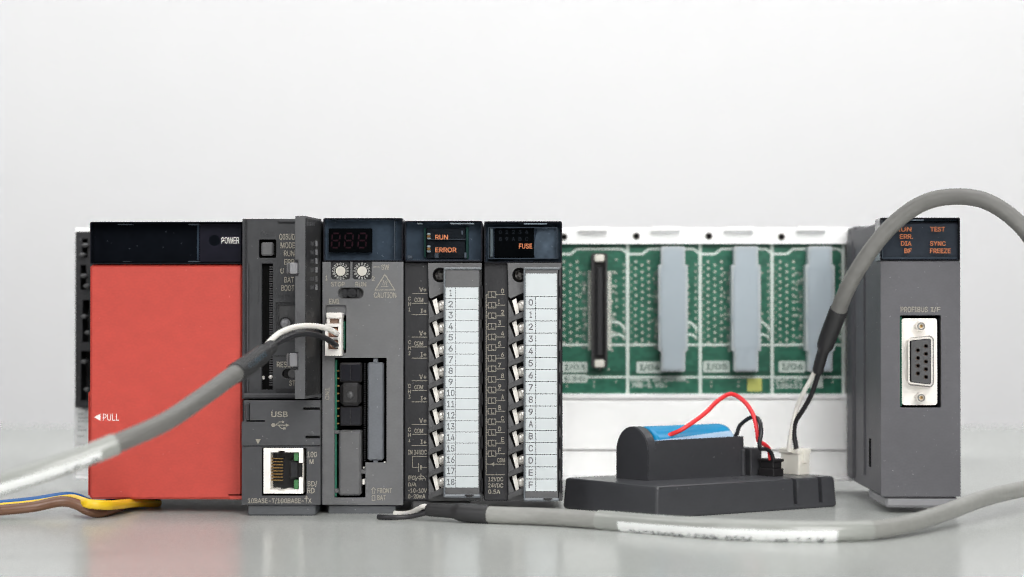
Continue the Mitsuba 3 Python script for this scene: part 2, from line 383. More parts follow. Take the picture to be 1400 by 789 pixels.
for t_, *bb in (('MADE IN JAPAN', 862, 515.5, 937, 521.5), ('7PB-S. VO', 863, 523, 907, 530), ('BD975A', 1060, 514.5, 1096, 522), ('108652', 1060, 523.5, 1096, 531)):
    add(PB, 'board_print', text(t_, *bb, YP - .2), 'silkscreen')
add(PB, 'yellow_sticker', B(1021, 517, 1041, 535, YP - .3, .5, .05), 'yellow_sticker')
# left end of the rack
add(R, 'extension_socket', cat([B(101, 316, 170, 558, YR - 6, 6, .3), P(sbox(102, 318, 135, 556).difference(unary_union([sbox(110, 326, 118, 352), sbox(108, 362, 116, 396), sbox(111, 410, 121, 468), sbox(109, 480, 122, 548)])), YR - 16, 10)]), 'dark_plastic')
cl = []
for Y, X in ((332, 113), (345, 109), (374, 111), (388, 115), (430, 112), (452, 117), (492, 112), (530, 116)):
    cl.append(B(X - 4, Y, X + 5, Y + 5.5, YR - 20, 8, .8))
add(R, 'socket_latch', cat(cl), 'block_plastic', kind='stuff')
add(R, 'socket_contact', cat([B(109, 330 + i * 9, 113, 332 + i * 9, YR - 9, 2, .1) for i in range(22)]), 'silver_metal', kind='stuff')
add(R, 'rating_sticker', B(101, 560, 170, 607, YR - .6, 1.6, .05), 'sticker_paper')
add(R, 'rating_print', cat([ink(sbox(104, Y, 112 + (Y * 7) % 30, Y + 1.2), YR - .6) for Y in (566, 571, 576, 583, 588, 596)]), 'print_grey', kind='stuff')

# translucent caps over the other slots
for i, (dx, lab) in enumerate(((0, 'milky cap over the slot nearest the open connector'), (99.6, 'milky cap in the middle of the three capped slots'), (200.5, 'milky cap beside the right module, partly behind the hanging grey cable'))):
    yf = YP - 10
    k = f'connector_cap_{i:03d}' if i else 'connector_cap'
    body = P(unary_union([rr(904 + dx, 337, 936.5 + dx, 508, 2), rr(900.5 + dx, 362, 940 + dx, 480, 1.5)]), yf + 1.0, 8.5)
    face = P(unary_union([rr(906.4 + dx, 339.5, 934.2 + dx, 505.5, 2), rr(903.6 + dx, 365, 937 + dx, 477, 1.5)]), yf, 1.2)
    rim = P(ring(rr(905 + dx, 367, 935.5 + dx, 475, 1.5), 1.2), yf - .3, .4)
    emb = cat([text('S', 906 + dx, 410, 914 + dx, 420, yf, d=.2, rot=90), text('KS', 905 + dx, 424, 915 + dx, 445, yf, d=.2, rot=90), ink(ring(rr(915 + dx, 376, 926 + dx, 392, 2), 1), yf, .2), ink(ring(rr(915 + dx, 404, 926 + dx, 418, 2), 1), yf, .2)])
    add(k, 'body', body, 'cap_edge'); add(k, 'face', cat([face, rim, emb]), 'cap_plastic')
    labels[k] = {'label': lab, 'category': 'connector cap', 'group': 'milky caps over the empty rack slots'}

# ------------------------------------------------------------------ smoked display covers
def cover(S, X0, Y0, X1, Y1, yf, inner, mat='gloss_black'):
    """A hollow dark glossy cover: rim, clear smoked pane and what stands behind it."""
    o = rr(X0, Y0, X1, Y1, 2.2)
    k = add(S, 'display_cover', cat([P(ring(o, 1.6), yf + .3, 11), P(ring(o.buffer(-.5), 1.0), yf - .0, .8), P(o, yf + 9, 2)]), mat)
    v = np.array([[wx(a, yf + .3), yf + .3, wz(b, yf + .3)] for a, b in ((X0 + 1.3, Y1 - 1.3), (X1 - 1.3, Y1 - 1.3), (X1 - 1.3, Y0 + 1.3), (X0 + 1.3, Y0 + 1.3))])
    add(k, 'pane', trimesh.Trimesh(v, [[0, 1, 2], [0, 2, 3]], process=False), 'smoked_pane')
    for nme, m, mt in inner: add(k, nme, m, mt)
    return k

# ------------------------------------------------------------------ red power supply
S = thing('power_supply', 'red power supply module with a glossy black top window', 'power supply')
add(S, 'body', B(124, 306, 330, 679, 8, 80, .6), 'dark_plastic')
fr = B(121, 361.5, 331, 683, 0, 14, .8)
add(S, 'red_cover', diff(fr, B(311, 676.2, 340, 678.2, -1, 6, 0)), 'red_plastic')
add(S, 'cover_tab', B(312.5, 678.6, 331, 683.2, -.5, 4, .2), 'red_plastic')
add(S, 'hinge_edge', B(119.2, 536, 121.3, 678, 2, 10, .3), 'red_plastic')
cover(S, 121, 303, 331.5, 360.8, -.8, [('inner_panel', B(124, 306, 271, 358, 6, 1, .05), 'window_dark'), ('lamp_window', B(271.6, 306, 329, 358, 4, 3, .05), 'window_purple'), ('power_lamp', C(292, 328.5, 7.5, 3.8, .6), 'window_dark'),
    ('painted_glint_rib', B(159, 305.6, 178, 306.9, 1, 4, .1), 'pale_grey_plastic'), ('painted_glint_rib', B(256, 305.6, 271, 307.2, 1, 4, .1), 'pale_grey_plastic'), ('painted_glint_rib', B(256, 356.6, 271, 358.2, 1, 4, .1), 'pale_grey_plastic'), ('painted_glint_rib', B(268, 308, 271, 356, 4.5, 1, .2), 'cover_inside_sheen'), ('painted_glint_rib', B(166, 356.8, 176, 358, 1, 4, .1), 'mid_plastic')])  # pale ribs: edges of the clear insert, with lamp glints painted in
add(S, 'lettering', text('POWER', 302, 324, 326, 333, -.5, False), 'print_white'); add(S, 'lettering', cat([text('PULL', 139.5, 566, 161.5, 575.5, 0, False), ink(Polygon([(127, 570.7), (136, 566), (136, 575.5)]), 0)]), 'print_white')

# ------------------------------------------------------------------ cpu module with an open flap
S = thing('cpu_module', 'dark grey processor module with open flap and network socket', 'controller module')
yU, yL = -2.0, -12.0
face = sbox(330.5, 299, 437.5, 546)
slot = sbox(357, 360, 372.5, 533); eject = rr(353, 327, 377, 352.5, 2); sw = rr(385, 504, 408, 518, 7); well = sbox(376.5, 413.5, 420, 468)
add(S, 'upper_face', P(face.difference(unary_union([slot, eject, sw, well])), yU, 3), 'upper_plastic')
add(S, 'body', B(331, 300, 437, 690, 4, 84, .6), 'dark_plastic')
add(S, 'left_rim', B(330.3, 298.5, 334, 540, yU - 1.6, 3, .5), 'grey_plastic')
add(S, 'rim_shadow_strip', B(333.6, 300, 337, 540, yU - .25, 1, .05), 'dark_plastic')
add(S, 'left_guide', B(336.5, 360, 339, 540, yU - .8, 2, .2), 'grey_plastic')
add(S, 'top_bar', B(379, 299.6, 410, 304, yU - 1.2, 3, .3), 'upper_plastic')
add(S, 'label_field', P(rr(379, 316.5, 437, 404, 3), yU - .5, .8), 'upper_plastic')
add(S, 'eject_well', B(353, 327, 377, 353, yU + 2.6, 1.2, .05), 'void_black')
add(S, 'eject_button', B(356.2, 331, 372.5, 349.5, yU - .6, 4, .5), 'mid_plastic')
add(S, 'card_slot', B(357, 360, 373, 533, yU + 2.7, 1.1, .05), 'void_black')
add(S, 'card_contact', cat([B(367.5, 364 + i * 3.3, 372.4, 365.6 + i * 3.3, yU + 1.4, 1.4, .05) for i in range(50)]), 'block_plastic', kind='stuff')
add(S, 'card_peg', cat([B(366.5, 513, 372.3, 518.5, yU + .6, 2.2, .5), B(357.5, 514, 361, 519, yU + 1.4, 1.6, .3)]), 'tin_plate')
add(S, 'well_floor', B(376, 413, 420, 468.5, yU + 1.6, 1.6, .05), 'block_plastic')
add(S, 'well_frame', P(sbox(376.5, 413.5, 420, 468).difference(sbox(380, 417, 420, 464)), yU + .9, 1), 'upper_plastic')
add(S, 'round_jack', cat([P(ring(Point(389.5, 442).buffer(8.6), 1.8), yU + .5, 1.4), ]), 'black_plastic')
dome = trimesh.creation.icosphere(subdivisions=3, radius=1.6); dome.apply_scale([1, .5, 1]); dome.apply_translation(pt(389.5, 442, yU + 1.2))
add(S, 'jack_screw', cat([C(389.5, 442, 6.8, yU + .9, .8), dome]), 'pale_grey_plastic', smooth=40)
add(S, 'switch_well', B(385, 503.5, 409, 518.5, yU + 2.6, 1.2, .05), 'black_plastic')
add(S, 'slide_switch', cat([P(ring(rr(384.3, 503.3, 408, 518.7, 7.5), .9), yU - .35, .6), C(399.5, 511, 6.2, yU + .2, 3)]), 'block_plastic')
add(S, 'switch_panel_edge', cat([B(373.5, 486, 402, 487.4, yU - .3, .6, .05), B(376.5, 531.5, 415, 543, yU - .3, .6, .05)]), 'dark_plastic')
add(S, 'lower_rail', B(330.5, 538, 437.5, 545.5, yU - 4, 6, .5), 'grey_plastic')
e = yU - .0
emb = cat([text('EJECT', 356, 316, 376, 322.5, e, d=.25)] + [text(c, 344.5, 431 + i * 8.6, 351, 437.5 + i * 8.6, e, d=.25) for i, c in enumerate('CARD')] + [ink(line([(343, 415), (343, 371), (347.5, 371), (347.5, 366.5), (352, 366.5)], 1.1), e, .25), ink(line([(345, 415), (352, 415), (352, 368)], .9), e, .2)])
add(S, 'embossing', emb, 'upper_plastic')
lt = yU - .5
T_ = [('Q03UD', 381, 319.5, 402.5, 328.5), ('MODE', 383, 331, 402.5, 339.5), ('RUN', 387.5, 342.5, 402, 350.5), ('ERR', 388, 354, 402, 362), ('U', 383, 366.5, 387.3, 374), ('BAT', 388, 378.5, 401.5, 386.5), ('BOOT', 384, 389.5, 402, 398)]
tx = [text(s, *bb, lt) for s, *bb in T_] + [text('RESET', 378, 494.5, 402, 502.5, yU), text('STOP', 395, 520, 413, 527.5, yU)]
# the open flap: hinged at the right edge, reaching towards the camera
y0, y1 = yU - 1, -27.0
H, Fo, Fi = np.array([wx(437.5, y0), y0]), np.array([wx(416.5, y1), y1]), np.array([wx(403, y1), y1])
Z0, Z1 = wz(545.5, y1), wz(295, y1)
pl = Polygon([H, Fo, Fi, Fi + [0, 3.2], Fo + [-1.2, 3.4], H + [-1.6, 0]])
fl = trimesh.creation.extrude_polygon(pl, Z1 - Z0, engine='earcut'); fl.apply_translation([0, 0, Z0])
cuts = [chbox(wx(400, y1), wx(407.5, y1), y1 - 1, y1 + 5, wz(b, y1), wz(a, y1), 0) for a, b in ((355, 377.5), (481, 506))]
add(S, 'flap', diff(fl, *cuts), 'flap_plastic')
FL = 'cpu_module__flap'
def onflap(X):
    lo, hi = 0., 1.
    for _ in range(40):
        t = (lo + hi) / 2; q = H + (Fo - H) * t
        if CX + F * q[0] / (D0 + q[1]) > X: lo = t
        else: hi = t
    return t
d2 = Fo - H; ang = math.atan2(d2[1], d2[0]); nrm = np.array([-d2[1], d2[0]]) / np.linalg.norm(d2); nrm = nrm if nrm[0] > 0 else -nrm
def flapbox(Xa, Xb, Ya, Yb, proud):
    ta, tb = onflap(Xa), onflap(Xb); qa, qb = H + d2 * ta, H + d2 * tb; yy = (qa[1] + qb[1]) / 2
    pg = Polygon([qa - nrm * .2, qb - nrm * .2, qb + nrm * proud, qa + nrm * proud]).buffer(0)
    m = trimesh.creation.extrude_polygon(pg, wz(Ya, yy) - wz(Yb, yy), engine='earcut'); m.apply_translation([0, 0, wz(Yb, yy)]); return m
add(FL, 'shaded_skin', flapbox(417, 437, 300, 540, .15), 'flap_shaded')  # thin dark sheet, paints the shade on the flap side facing right
for Ya in (329, 341, 353, 365, 377.5, 389):
    add(FL, 'lamp_window', flapbox(430.3, 432.6, Ya, Ya + 7.5, .3), 'mid_plastic' if Ya == 377.5 else 'pale_grey_plastic')
# words moulded beside the lamp windows, small and faint
em = [flapbox(423.5 + j * 1.7, 424.6 + j * 1.7, Ya + .8 + (j % 2), Ya + 6.5, .24) for Ya in (329, 341, 353, 365, 377.5, 389) for j in range(3)]
em += [flapbox(418 + j * 2.3, 419.2 + j * 2.3, 303.5, 308.5, .24) for j in range(5)]
add(FL, 'moulded_lettering', cat(em), 'grey_plastic')
for a, b in ((359, 374.5), (483, 501.5)):
    add(FL, 'latch', cat([B(395.2, a, 407.3, b, y1 + 1.5, 3, .3)]), 'pale_grey_plastic'); add(FL, 'latch_tongue', B(391, a + .5, 395, b - .3, y1 + 3.2, 2, .3), 'mid_plastic')
# lower part
usb = Polygon([(333.5, 547.5), (437.5, 547.5), (437.5, 609), (330, 609.5), (330, 577), (333.5, 576)])
slits = unary_union([rr(414, 557, 440, 560.6, 1.7), rr(417, 595.8, 440, 599.6, 1.7), rr(336, 574.6, 362, 577, 1), sbox(339.6, 551, 341, 576)])
add(S, 'socket_flap', P(usb.difference(slits), yL, 3), 'grey_plastic')
add(S, 'flap_backing', B(331, 548, 437, 612, yL + 2.8, 14, .2), 'black_plastic')
add(S, 'hinge_knob', B(334, 552, 339, 574, yL - .8, 4, .6), 'grey_plastic')
nf = sbox(330.3, 610.5, 437.5, 690.3).difference(sbox(357.5, 612.5, 419, 678))
add(S, 'network_face', P(nf, yL + .6, 4), 'grey_plastic')
add(S, 'lower_body', diff(B(330.8, 611, 437.2, 690, yL + 4, 14, .3), B(357, 612.5, 419.5, 678, yL + 1, 14, 0)), 'grey_plastic')
add(S, 'port_well', B(356, 611, 420, 679, yL + 15, 2, .1), 'void_black')
fr = sbox(360, 612.8, 414, 675).difference(unary_union([sbox(369.3, 618.5, 408.5, 669.5), rr(408, 633, 415, 653, 0), sbox(380, 616.8, 389, 619), sbox(380, 669, 389, 671)]))
add(S, 'network_socket', P(fr, yL - .2, 10), 'white_plastic')
NS = 'cpu_module__network_socket'
add(NS, 'socket_lining', cat([B(369, 618, 409, 670, yL + 8, 1.5, .1), B(395, 629.5, 408.5, 655, yL + 2.5, 5, .6), B(408, 632, 413, 654, yL + 3.5, 4, .2)]), 'black_plastic')
add(NS, 'socket_shell', B(413.2, 634, 415.2, 653, yL - .4, 8, .1), 'silver_metal')
for i in range(8): add(NS, 'contact', cat([B(369.5, 626.5 + i * 4.2, 387, 628 + i * 4.2, yL + 5, .8, .1), B(369.6, 626.5 + i * 4.2, 372, 628 + i * 4.2, yL + 2, 3.5, .1)]), 'gold')
for a, b in ((618.8, 630.5), (656.5, 669)): add(NS, 'status_lamp', B(401.5, a, 408.3, b, yL + 1, 7, .2), 'green_window')
add(S, 'foot', B(338.5, 689.5, 431.5, 705, yL + 2, 40, .4), 'foot_plastic')
tx += [text('USB', 370.5, 562.5, 393, 570.5, yL), text('100', 420, 617.5, 433, 625.5, yL + .6), text('M', 423, 628, 428.5, 634.5, yL + .6), text('SD/', 420, 657.5, 433.5, 666, yL + .6), text('RD', 420, 667, 430, 674.5, yL + .6), text('10BASE-T/100BASE-TX', 338.5, 681, 426, 689, yL + .6),
       ink(Polygon([(348.8, 600.5), (356, 600.5), (352.4, 607.5)]), yL), ink(Polygon([(417, 680.5), (421, 680.5), (419, 677.5)]), yL + .6),
       ink(unary_union([Point(373.2, 581.5).buffer(2.6), line([(373, 581.5), (391, 581.5)], 1.2), Polygon([(390.5, 579.4), (395.5, 581.5), (390.5, 583.6)]), line([(377, 581.2), (381.5, 577), (386, 577)], 1.1), Point(386.5, 577).buffer(1.6), line([(380, 581.5), (384.5, 586), (388, 586)], 1.1), sbox(387, 584.4, 390.2, 587.6)]), yL)]
add(S, 'lettering', cat(tx), 'print_tan')

# ------------------------------------------------------------------ motion module
S = thing('motion_module', 'grey module with red segment display, two dials and white plug', 'controller module')
yM = -3.0
def seg7(X0, Y0, X1, Y1):
    w = 2.0; k = 1.6; sl = lambda x, y: (x + (Y1 - y) * .08, y); mY = (Y0 + Y1) / 2
    hs = [line([(X0 + k + (Y1 - Y) * .08, Y), (X1 - k + (Y1 - Y) * .08, Y)], w) for Y in (Y0, mY, Y1)]
    vs = [line([sl(X, a + k), sl(X, b - k)], w) for X in (X0, X1) for a, b in ((Y0, mY), (mY, Y1))]
    return unary_union(hs + vs)
inner = [('inner_panel', B(442.5, 299, 550, 357, yM + 5, 1, .05), 'cover_inside_sheen'),
         ('segment_module', B(449, 312, 508, 345, yM + 2.2, 3, .2), 'void_black'),
         ('segment_digit', P(seg7(452.5, 319, 463, 338.5), yM + 1.9, .4), 'segment_red'), ('segment_digit', P(seg7(470.5, 319, 481, 338.5), yM + 1.9, .4), 'segment_red'), ('segment_digit', P(seg7(489, 319, 499.5, 338.5), yM + 1.9, .4), 'segment_red'),
         ('inner_rib', B(538.5, 301, 539.6, 356, yM + 1.5, 6, .1), 'pale_grey_plastic'), ('bottom_ledge', B(444, 355, 549, 356, yM + 1.2, 5, .1), 'blue_grey_plastic')]
cover(S, 441.5, 298, 550.5, 357.5, yM, inner)
opn = unary_union([sbox(457, 489.5, 528.5, 632.5), sbox(457, 630, 499.5, 680.5)])
dial_o = unary_union([rr(452, 355, 478.5, 382, 4), rr(481.5, 355, 508, 382, 4)])
swo = rr(462, 393.5, 496.5, 407.5, 7); emi = rr(445, 417.5, 473, 483, 2)
add(S, 'front_face', P(sbox(440.5, 358, 551, 690.5).difference(unary_union([opn, dial_o, swo, emi])), yM, 3), 'warm_grey_plastic')
add(S, 'body', B(441, 300, 551, 690, yM + 11, 80, .6), 'dark_plastic')
add(S, 'side_frame', P(ring(sbox(440.8, 358.5, 550.7, 690.2), 4), yM + 3, 8.5), 'dark_plastic')
add(S, 'foot', B(448.5, 690, 541, 703.5, yM + 1.5, 40, .4), 'foot_plastic')
add(S, 'foot_strip', B(440.6, 688.2, 489, 690.6, yM - .3, 3, .2), 'warm_grey_plastic')
tx = []
for i, xc in enumerate((465.2, 494.8)):
    k = add(S, 'rotary_dial', cat([P(rr(xc - 13.2, 358, xc + 13.2, 382, 4), yM + .6, 2.5)]), 'black_plastic')
    add(k, 'dial_knob', diff(C(xc, 370.5, 6.6, yM + .1, 1.2), P(unary_union([Polygon([(xc, 365.5), (xc + 3, 369.5), (xc - 3, 369.5)]), sbox(xc - 1.2, 369, xc + 1.2, 375.5)]), yM - .1, .5)), 'dial_plastic')
    rg = [text('0123456789ABCDEF'[j], xc + 9.7 * math.sin(a) - 1.25, 370.5 - 9.7 * math.cos(a) - 1.9, xc + 9.7 * math.sin(a) + 1.25, 370.5 - 9.7 * math.cos(a) + 1.9, yM + .6, True, -math.degrees(a)) for j, a in ((j, (j - 0) * 2 * math.pi / 16) for j in range(16))]
    add(k, 'dial_figures', cat(rg), 'dial_print')
k = add(S, 'slide_switch', cat([P(rr(462, 393.5, 496.5, 407.5, 7), yM + 2.2, 1), P(ring(rr(461.3, 392.8, 497.2, 408.2, 7.6), .8), yM - .3, .6)]), 'block_plastic')
add(k, 'switch_lever', cat([C(481, 400.6, 6.3, yM - .8, 3), C(482.8, 400.6, 3, yM - 1.6, 1)]), 'black_plastic')
add(k, 'switch_side', cat([P(rr(468, 394.5, 475, 406.5, 2), yM + 1.0, 1.5), P(rr(488, 394.5, 491, 406.5, 1), yM + 1, 1.5)]), 'dark_plastic')
add(S, 'plug_well', cat([B(444, 417, 474, 483.5, yM + 9, 1, .1)]), 'void_black')
add(S, 'plug_well_upper', B(445, 417.5, 473, 431, yM + .9, 3, .2), 'warm_grey_plastic')
add(S, 'plug_board', B(469, 439, 471.6, 478, yM + 2.5, 4, .1), 'pcb_green')
add(S, 'socket_well', P(opn.buffer(1), yM + 10, 1), 'void_black')
add(S, 'circuit_board', B(457.6, 492, 460.4, 679, yM + 1.2, 8, .05), 'pcb_green')
add(S, 'board_pin', cat([B(460.6, 506 + i * 10.3, 464, 508.2 + i * 10.3, yM + 1.5, 1, .1) for i in range(8)]), 'gold', kind='stuff')
k = add(S, 'socket_cap', cat([B(464, 496, 494, 523, yM - .2, 8, .4), B(464.5, 555.5, 494, 582.5, yM - .2, 8, .4)]), 'connector_black')
cp = B(464.5, 523.5, 493, 555, yM - 2.4, 9, 1.2); dm = trimesh.creation.icosphere(subdivisions=3, radius=1.25); dm.apply_scale([1, .55, 1]); dm.apply_translation(pt(478.5, 540, yM - 2.4))
add(k, 'latch_block', cp, 'connector_black'); add(k, 'latch_dome', dm, 'block_plastic', smooth=True)
add(k, 'cap_panel', cat([B(466, 498, 478.8, 521, yM - .45, .5, .1), B(479.6, 498, 492.5, 521, yM - .45, .5, .1), B(466.3, 557.5, 478.8, 581, yM - .45, .5, .1), B(479.6, 557.5, 492.5, 581, yM - .45, .5, .1)]), 'gloss_black')
add(S, 'tall_cover', cat([B(502.5, 495.5, 524, 629.5, yM - .1, 8, .5), B(510, 489.8, 516.5, 496, yM + .8, 3, .2), B(510, 629, 516.5, 633, yM + .8, 3, .2)]), 'blue_grey_plastic')
add(S, 'cover_ridge', cat([B(497, 497 + i * 3, 500, 498.6 + i * 3, yM + 2, 3, .1) for i in range(45)]), 'black_plastic', kind='stuff')
add(S, 'battery_cover', cat([B(463, 588.5, 493.5, 677.5, yM - .8, 9, .6), B(456.8, 588.5, 464, 593.5, yM + .6, 3, .2), B(456.8, 668, 464, 674, yM + .6, 3, .2), B(492, 642, 500, 648, yM + .6, 3, .2)]), 'mid_plastic')
add(S, 'white_pin', cat([B(495, 655, 499.4, 663, yM + 1, 4, .3), B(524.5, 631, 527, 634, yM + .5, 2, .2), B(496, 638.5, 498.5, 641, yM + 1, 2, .2)]), 'white_plastic')
tri = Polygon([(526, 374), (540.5, 397), (511.5, 397)])
tx += [text('SW', 521, 361.5, 532, 369, yM), ink(line([(510, 365), (519.5, 365)], 1), yM), ink(ring(tri, 1.3), yM), text('CAUTION', 511, 399.5, 541.5, 407.5, yM), text('STOP', 452, 385.3, 471, 391.8, yM), text('RUN', 485.5, 385.3, 500.5, 391.8, yM), text('EMI', 449.5, 408.6, 463.5, 415.6, yM), text('1', 444.5, 377, 447.5, 383.3, yM), text('2', 508, 377.5, 512, 384, yM), text('CN1', 439, 535.5, 455.5, 541.5, yM, rot=90),
       text('FRONT', 516, 667.3, 536, 674.3, yM), text('BAT', 516, 677, 527.5, 684, yM), ink(ring(Polygon([(507, 670), (510.6, 666), (514.2, 670), (512.6, 670), (512.6, 674.8), (508.6, 674.8), (508.6, 670)]), .8), yM), ink(ring(sbox(508.3, 677, 513, 684.5), .8), yM)]
# the hot-surface mark in the triangle
tx += [ink(unary_union([line([(x, 390), (x - .8, 387.5), (x + .8, 385.5), (x, 383)], .8) for x in (523.6, 526, 528.4)] + [line([(521.5, 391.6), (530.5, 391.6)], .9)]), yM)]
add(S, 'lettering', cat(tx), 'print_tan')

# ------------------------------------------------------------------ terminal modules
def crosshead(X, Y, rpx, yf, turn):
    r = rpx * K(yf)
    h = m3.Manifold.cylinder(.9, r, r * .93, 24) + m3.Manifold.sphere(r * 1.5, 32).translate([0, 0, .9 - r * 1.5 + .35]).trim_by_plane([0, 0, 1], .2)
    s1 = m3.Manifold.cube([r * 1.5, r * .34, 1.2], True).translate([0, 0, 1.25]); c = h - (s1 + s1.rotate([0, 0, 90]))
    c = c.rotate([0, 0, turn]); me = c.to_mesh(); m = trimesh.Trimesh(me.vert_properties[:, :3], me.tri_verts)
    M = np.eye(4); M[:3, :3] = [[1, 0, 0], [0, 0, -1], [0, 1, 0]]; m.apply_transform(M); m.apply_translation(pt(X, Y, yf) + [0, .9, 0]); return m

def terminal_module(S, X, xs, rows, hy, strip, ptext, inner, cov, ctext):
    """X: its left edge; xs: shift of the terminal block; rows: names in the label strip."""
    yf = 0.0
    k = cover(S, *cov, yf, inner)
    add(k, 'cover_lettering', cat(ctext), 'print_orange')
    add(S, 'body', B(X, 304, X + 107, 684, 12, 78, .6), 'dark_plastic')
    add(S, 'printed_face', B(X, 358, X + 34, 684.5, 3, 10, .4), 'dark_plastic')
    for words in ptext: add(S, 'lettering', cat(words), 'print_tan')
    b0 = 585 + xs
    add(S, 'block_back', B(b0, 359, X + 107.5, 684, 7, 6, .3), 'black_plastic')
    up = Polygon([(b0, 359.5), (X + 106, 359.5), (X + 106, 366.5), (b0 + 26, 366.5), (b0 + 26, 398), (b0 + 4, 408), (b0 + 1.5, 406)]).difference(Point(b0 + 16.5, 376).buffer(10.2))
    add(S, 'mounting_plate', P(up, 0.3, 7), 'mid_plastic')
    add(S, 'mounting_plate_hole', P(ring(Point(b0 + 16.5, 376).buffer(10.3), 2.2), .5, 6), 'void_black')
    add(S, 'mounting_screw', crosshead(b0 + 16.5, 376, 6.8, 4.4, 20), 'dark_steel', smooth=35)
    for i in range(9):
        y = 417.3 + i * 30.1
        br = Polygon([(b0 + .5, y + 19.5), (b0 + 3, y + 16.5), (b0 + 21, y + 8.5), (b0 + 24, y + 9), (b0 + 24, y + 15.5), (b0 + 7, y + 21.5), (b0 + 1, y + 25)])
        add(S, 'terminal_barrier', P(br, -1.8, 9), 'block_plastic')
        add(S, 'barrier_wedge', P(Polygon([(b0 + .8, y - 7), (b0 + 10.4, y + 16.5), (b0 + 1.2, y + 19.5)]), 1.0, 5), 'mid_plastic')
        pl_ = Polygon([(b0 + 6.2, y - 6.5), (b0 + 11.8, y - 9.5), (b0 + 15.6, y + 10), (b0 + 11.2, y + 12.6)])
        add(S, 'terminal_clamp', P(pl_, .6, .9), 'tin_plate')
        sx = b0 + 20.6
        add(S, 'screw_washer', P(ring(Point(sx, y + .6).buffer(7.6), 1.5), .9, .5), 'silver_metal')
        add(S, 'terminal_screw', crosshead(sx, y + .6, 5.9, .2, 15 + 40 * rng.random()), 'silver_metal', smooth=35)
    # bottom of the block
    add(S, 'block_end', P(Polygon([(b0 + 1, 677), (b0 + 22, 672), (X + 107, 676), (X + 107, 684.5), (b0 + 1, 684.5)]), 1.5, 8), 'block_plastic')
    # hinged clear label cover
    xa, xb, ya, yb = strip
    c = add(S, 'label_cover', cat([P(sbox(xa - 2.5, ya0, xa - .3, yb + 12.5), -4.6, 5) if False else B(xa - 2.6, 367, xa - .4, yb + 13, -4.4, 6, .3), B(xa - 2.6, 365.6, xb + 4.5, 368.4, -4.0, 6, .3), B(xa - 2.6, yb + 9.5, xb + 3, yb + 14, -4.6, 7, .6)]), 'clear_grey')
    add(c, 'cover_sheet', B(xa - .3, 368.4, xb + 1.5, yb + 10, -3.0, 1.6, .1), 'mid_plastic')
    add(c, 'name_strip', B(xa, ya, xb, yb, -3.35, .5, .05), 'label_paper')
    n = len(rows); hgt = (yb - hy) / n; ls, tt = [], []
    for i, s in enumerate(rows):
        y = hy + i * hgt
        if i or hy > ya: ls.append(sbox(xa, y - .42, xb, y + .42))
        w = (6 if s not in '1' else 3.6) if len(s) == 1 else 10.5
        xc = xa + 7.2
        tt.append(text(s, xc - w / 2, y + hgt * .20, xc + w / 2, y + hgt * .20 + 9, -3.35, True))
    ls.append(sbox(xa + 13.6, hy, xa + 14.4, yb))
    add(c, 'strip_rule', ink(unary_union(ls), -3.35), 'print_ink' if n == 16 else 'print_faint')
    add(c, 'strip_lettering', cat(tt), 'print_faint' if n == 18 else 'print_grey')
    # right edge of the block, with its row of notches
    edge = sbox(xb + 1.6, 366, X + 107.5, 683)
    add(S, 'block_edge', B(xb + 2, 366, X + 105.5, 683, -1.2, 9, .3), 'block_plastic')
    for i in range(10): add(S, 'edge_tooth', B(xb + 3.2, 390 + i * 29.5, X + 107, 408 + i * 29.5, -1.9, 8, .4), 'dark_plastic')
    add(S, 'latch_notch', P(Polygon([(xb - 19, yb + 9.6), (xb - 6, yb + 9.6), (xb - 9, yb + 13), (xb - 16, yb + 13)]), -5.0, .6), 'connector_black')

yp = 3.0
pt1 = []
for g in range(4):
    o = g * 59.7
    pt1 += [[text('V+', 573, 392.5 + o, 583, 399 + o, yp), ink(sbox(563, 400.8 + o, 584, 401.7 + o), yp), text('COM', 566.5, 407 + o, 578.5, 413 + o, yp), ink(sbox(563, 414.2 + o, 584, 415.1 + o), yp), text('I+', 575, 422 + o, 583, 428 + o, yp), ink(sbox(563, 429.6 + o, 584, 430.5 + o), yp),
            text('C', 557.8, 405.5 + o, 561.8, 411 + o, yp), text('H', 557.8, 413 + o, 561.8, 418.5 + o, yp), text('1234'[g], 558.5, 420.5 + o, 561, 426 + o, yp)]]
pt1 += [[text('IN 24VDC', 558, 615, 583.5, 621.5, yp), ink(line([(584, 624), (564, 624), (564, 639), (572, 639)]), yp), ink(line([(572.3, 633), (572.3, 645)], 1), yp), ink(line([(575.5, 636), (575.5, 642)], 1.8), yp), ink(line([(576, 639), (584, 639)]), yp)],[
        text('(FG)', 558, 650, 569, 657, yp), ink(ring(Point(575.5, 657).buffer(6.8), .9).intersection(sbox(560, 640, 590, 657)), yp), ink(unary_union([line([(575.5, 647), (575.5, 654)], .8), line([(571.5, 654), (579.5, 654)], .8), line([(573, 656), (578, 656)], .8)]), yp),
        text('D/A', 558, 659.5, 569.5, 665.5, yp), text('-10-10V', 558, 667.5, 583.5, 673.8, yp), text('0-20mA', 558, 675.5, 581.5, 681.5, yp)]]
pt2 = [[ink(line([(664.7, 403), (664.7, 649), (690, 649)], .9), yp)]]
for i in range(16):
    y = 402.8 + i * 14.5
    pt2 += [[ink(unary_union([line([(664.7, y), (667, y)], .9), ring(sbox(667, y - 4.3, 678.3, y + 4.3), .9), line([(672, y - 4), (672, y + 2.4), (675.5, y + 2.4)], .8), line([(678, y), (690.5, y)], .9)]), yp)]]
    xx = 681 if i % 2 else 685
    pt2[-1].append(text('0123456789ABCDEF'[i], xx, y - 8.2, xx + (2.2 if i == 1 else 4.2), y - 1.8, yp))
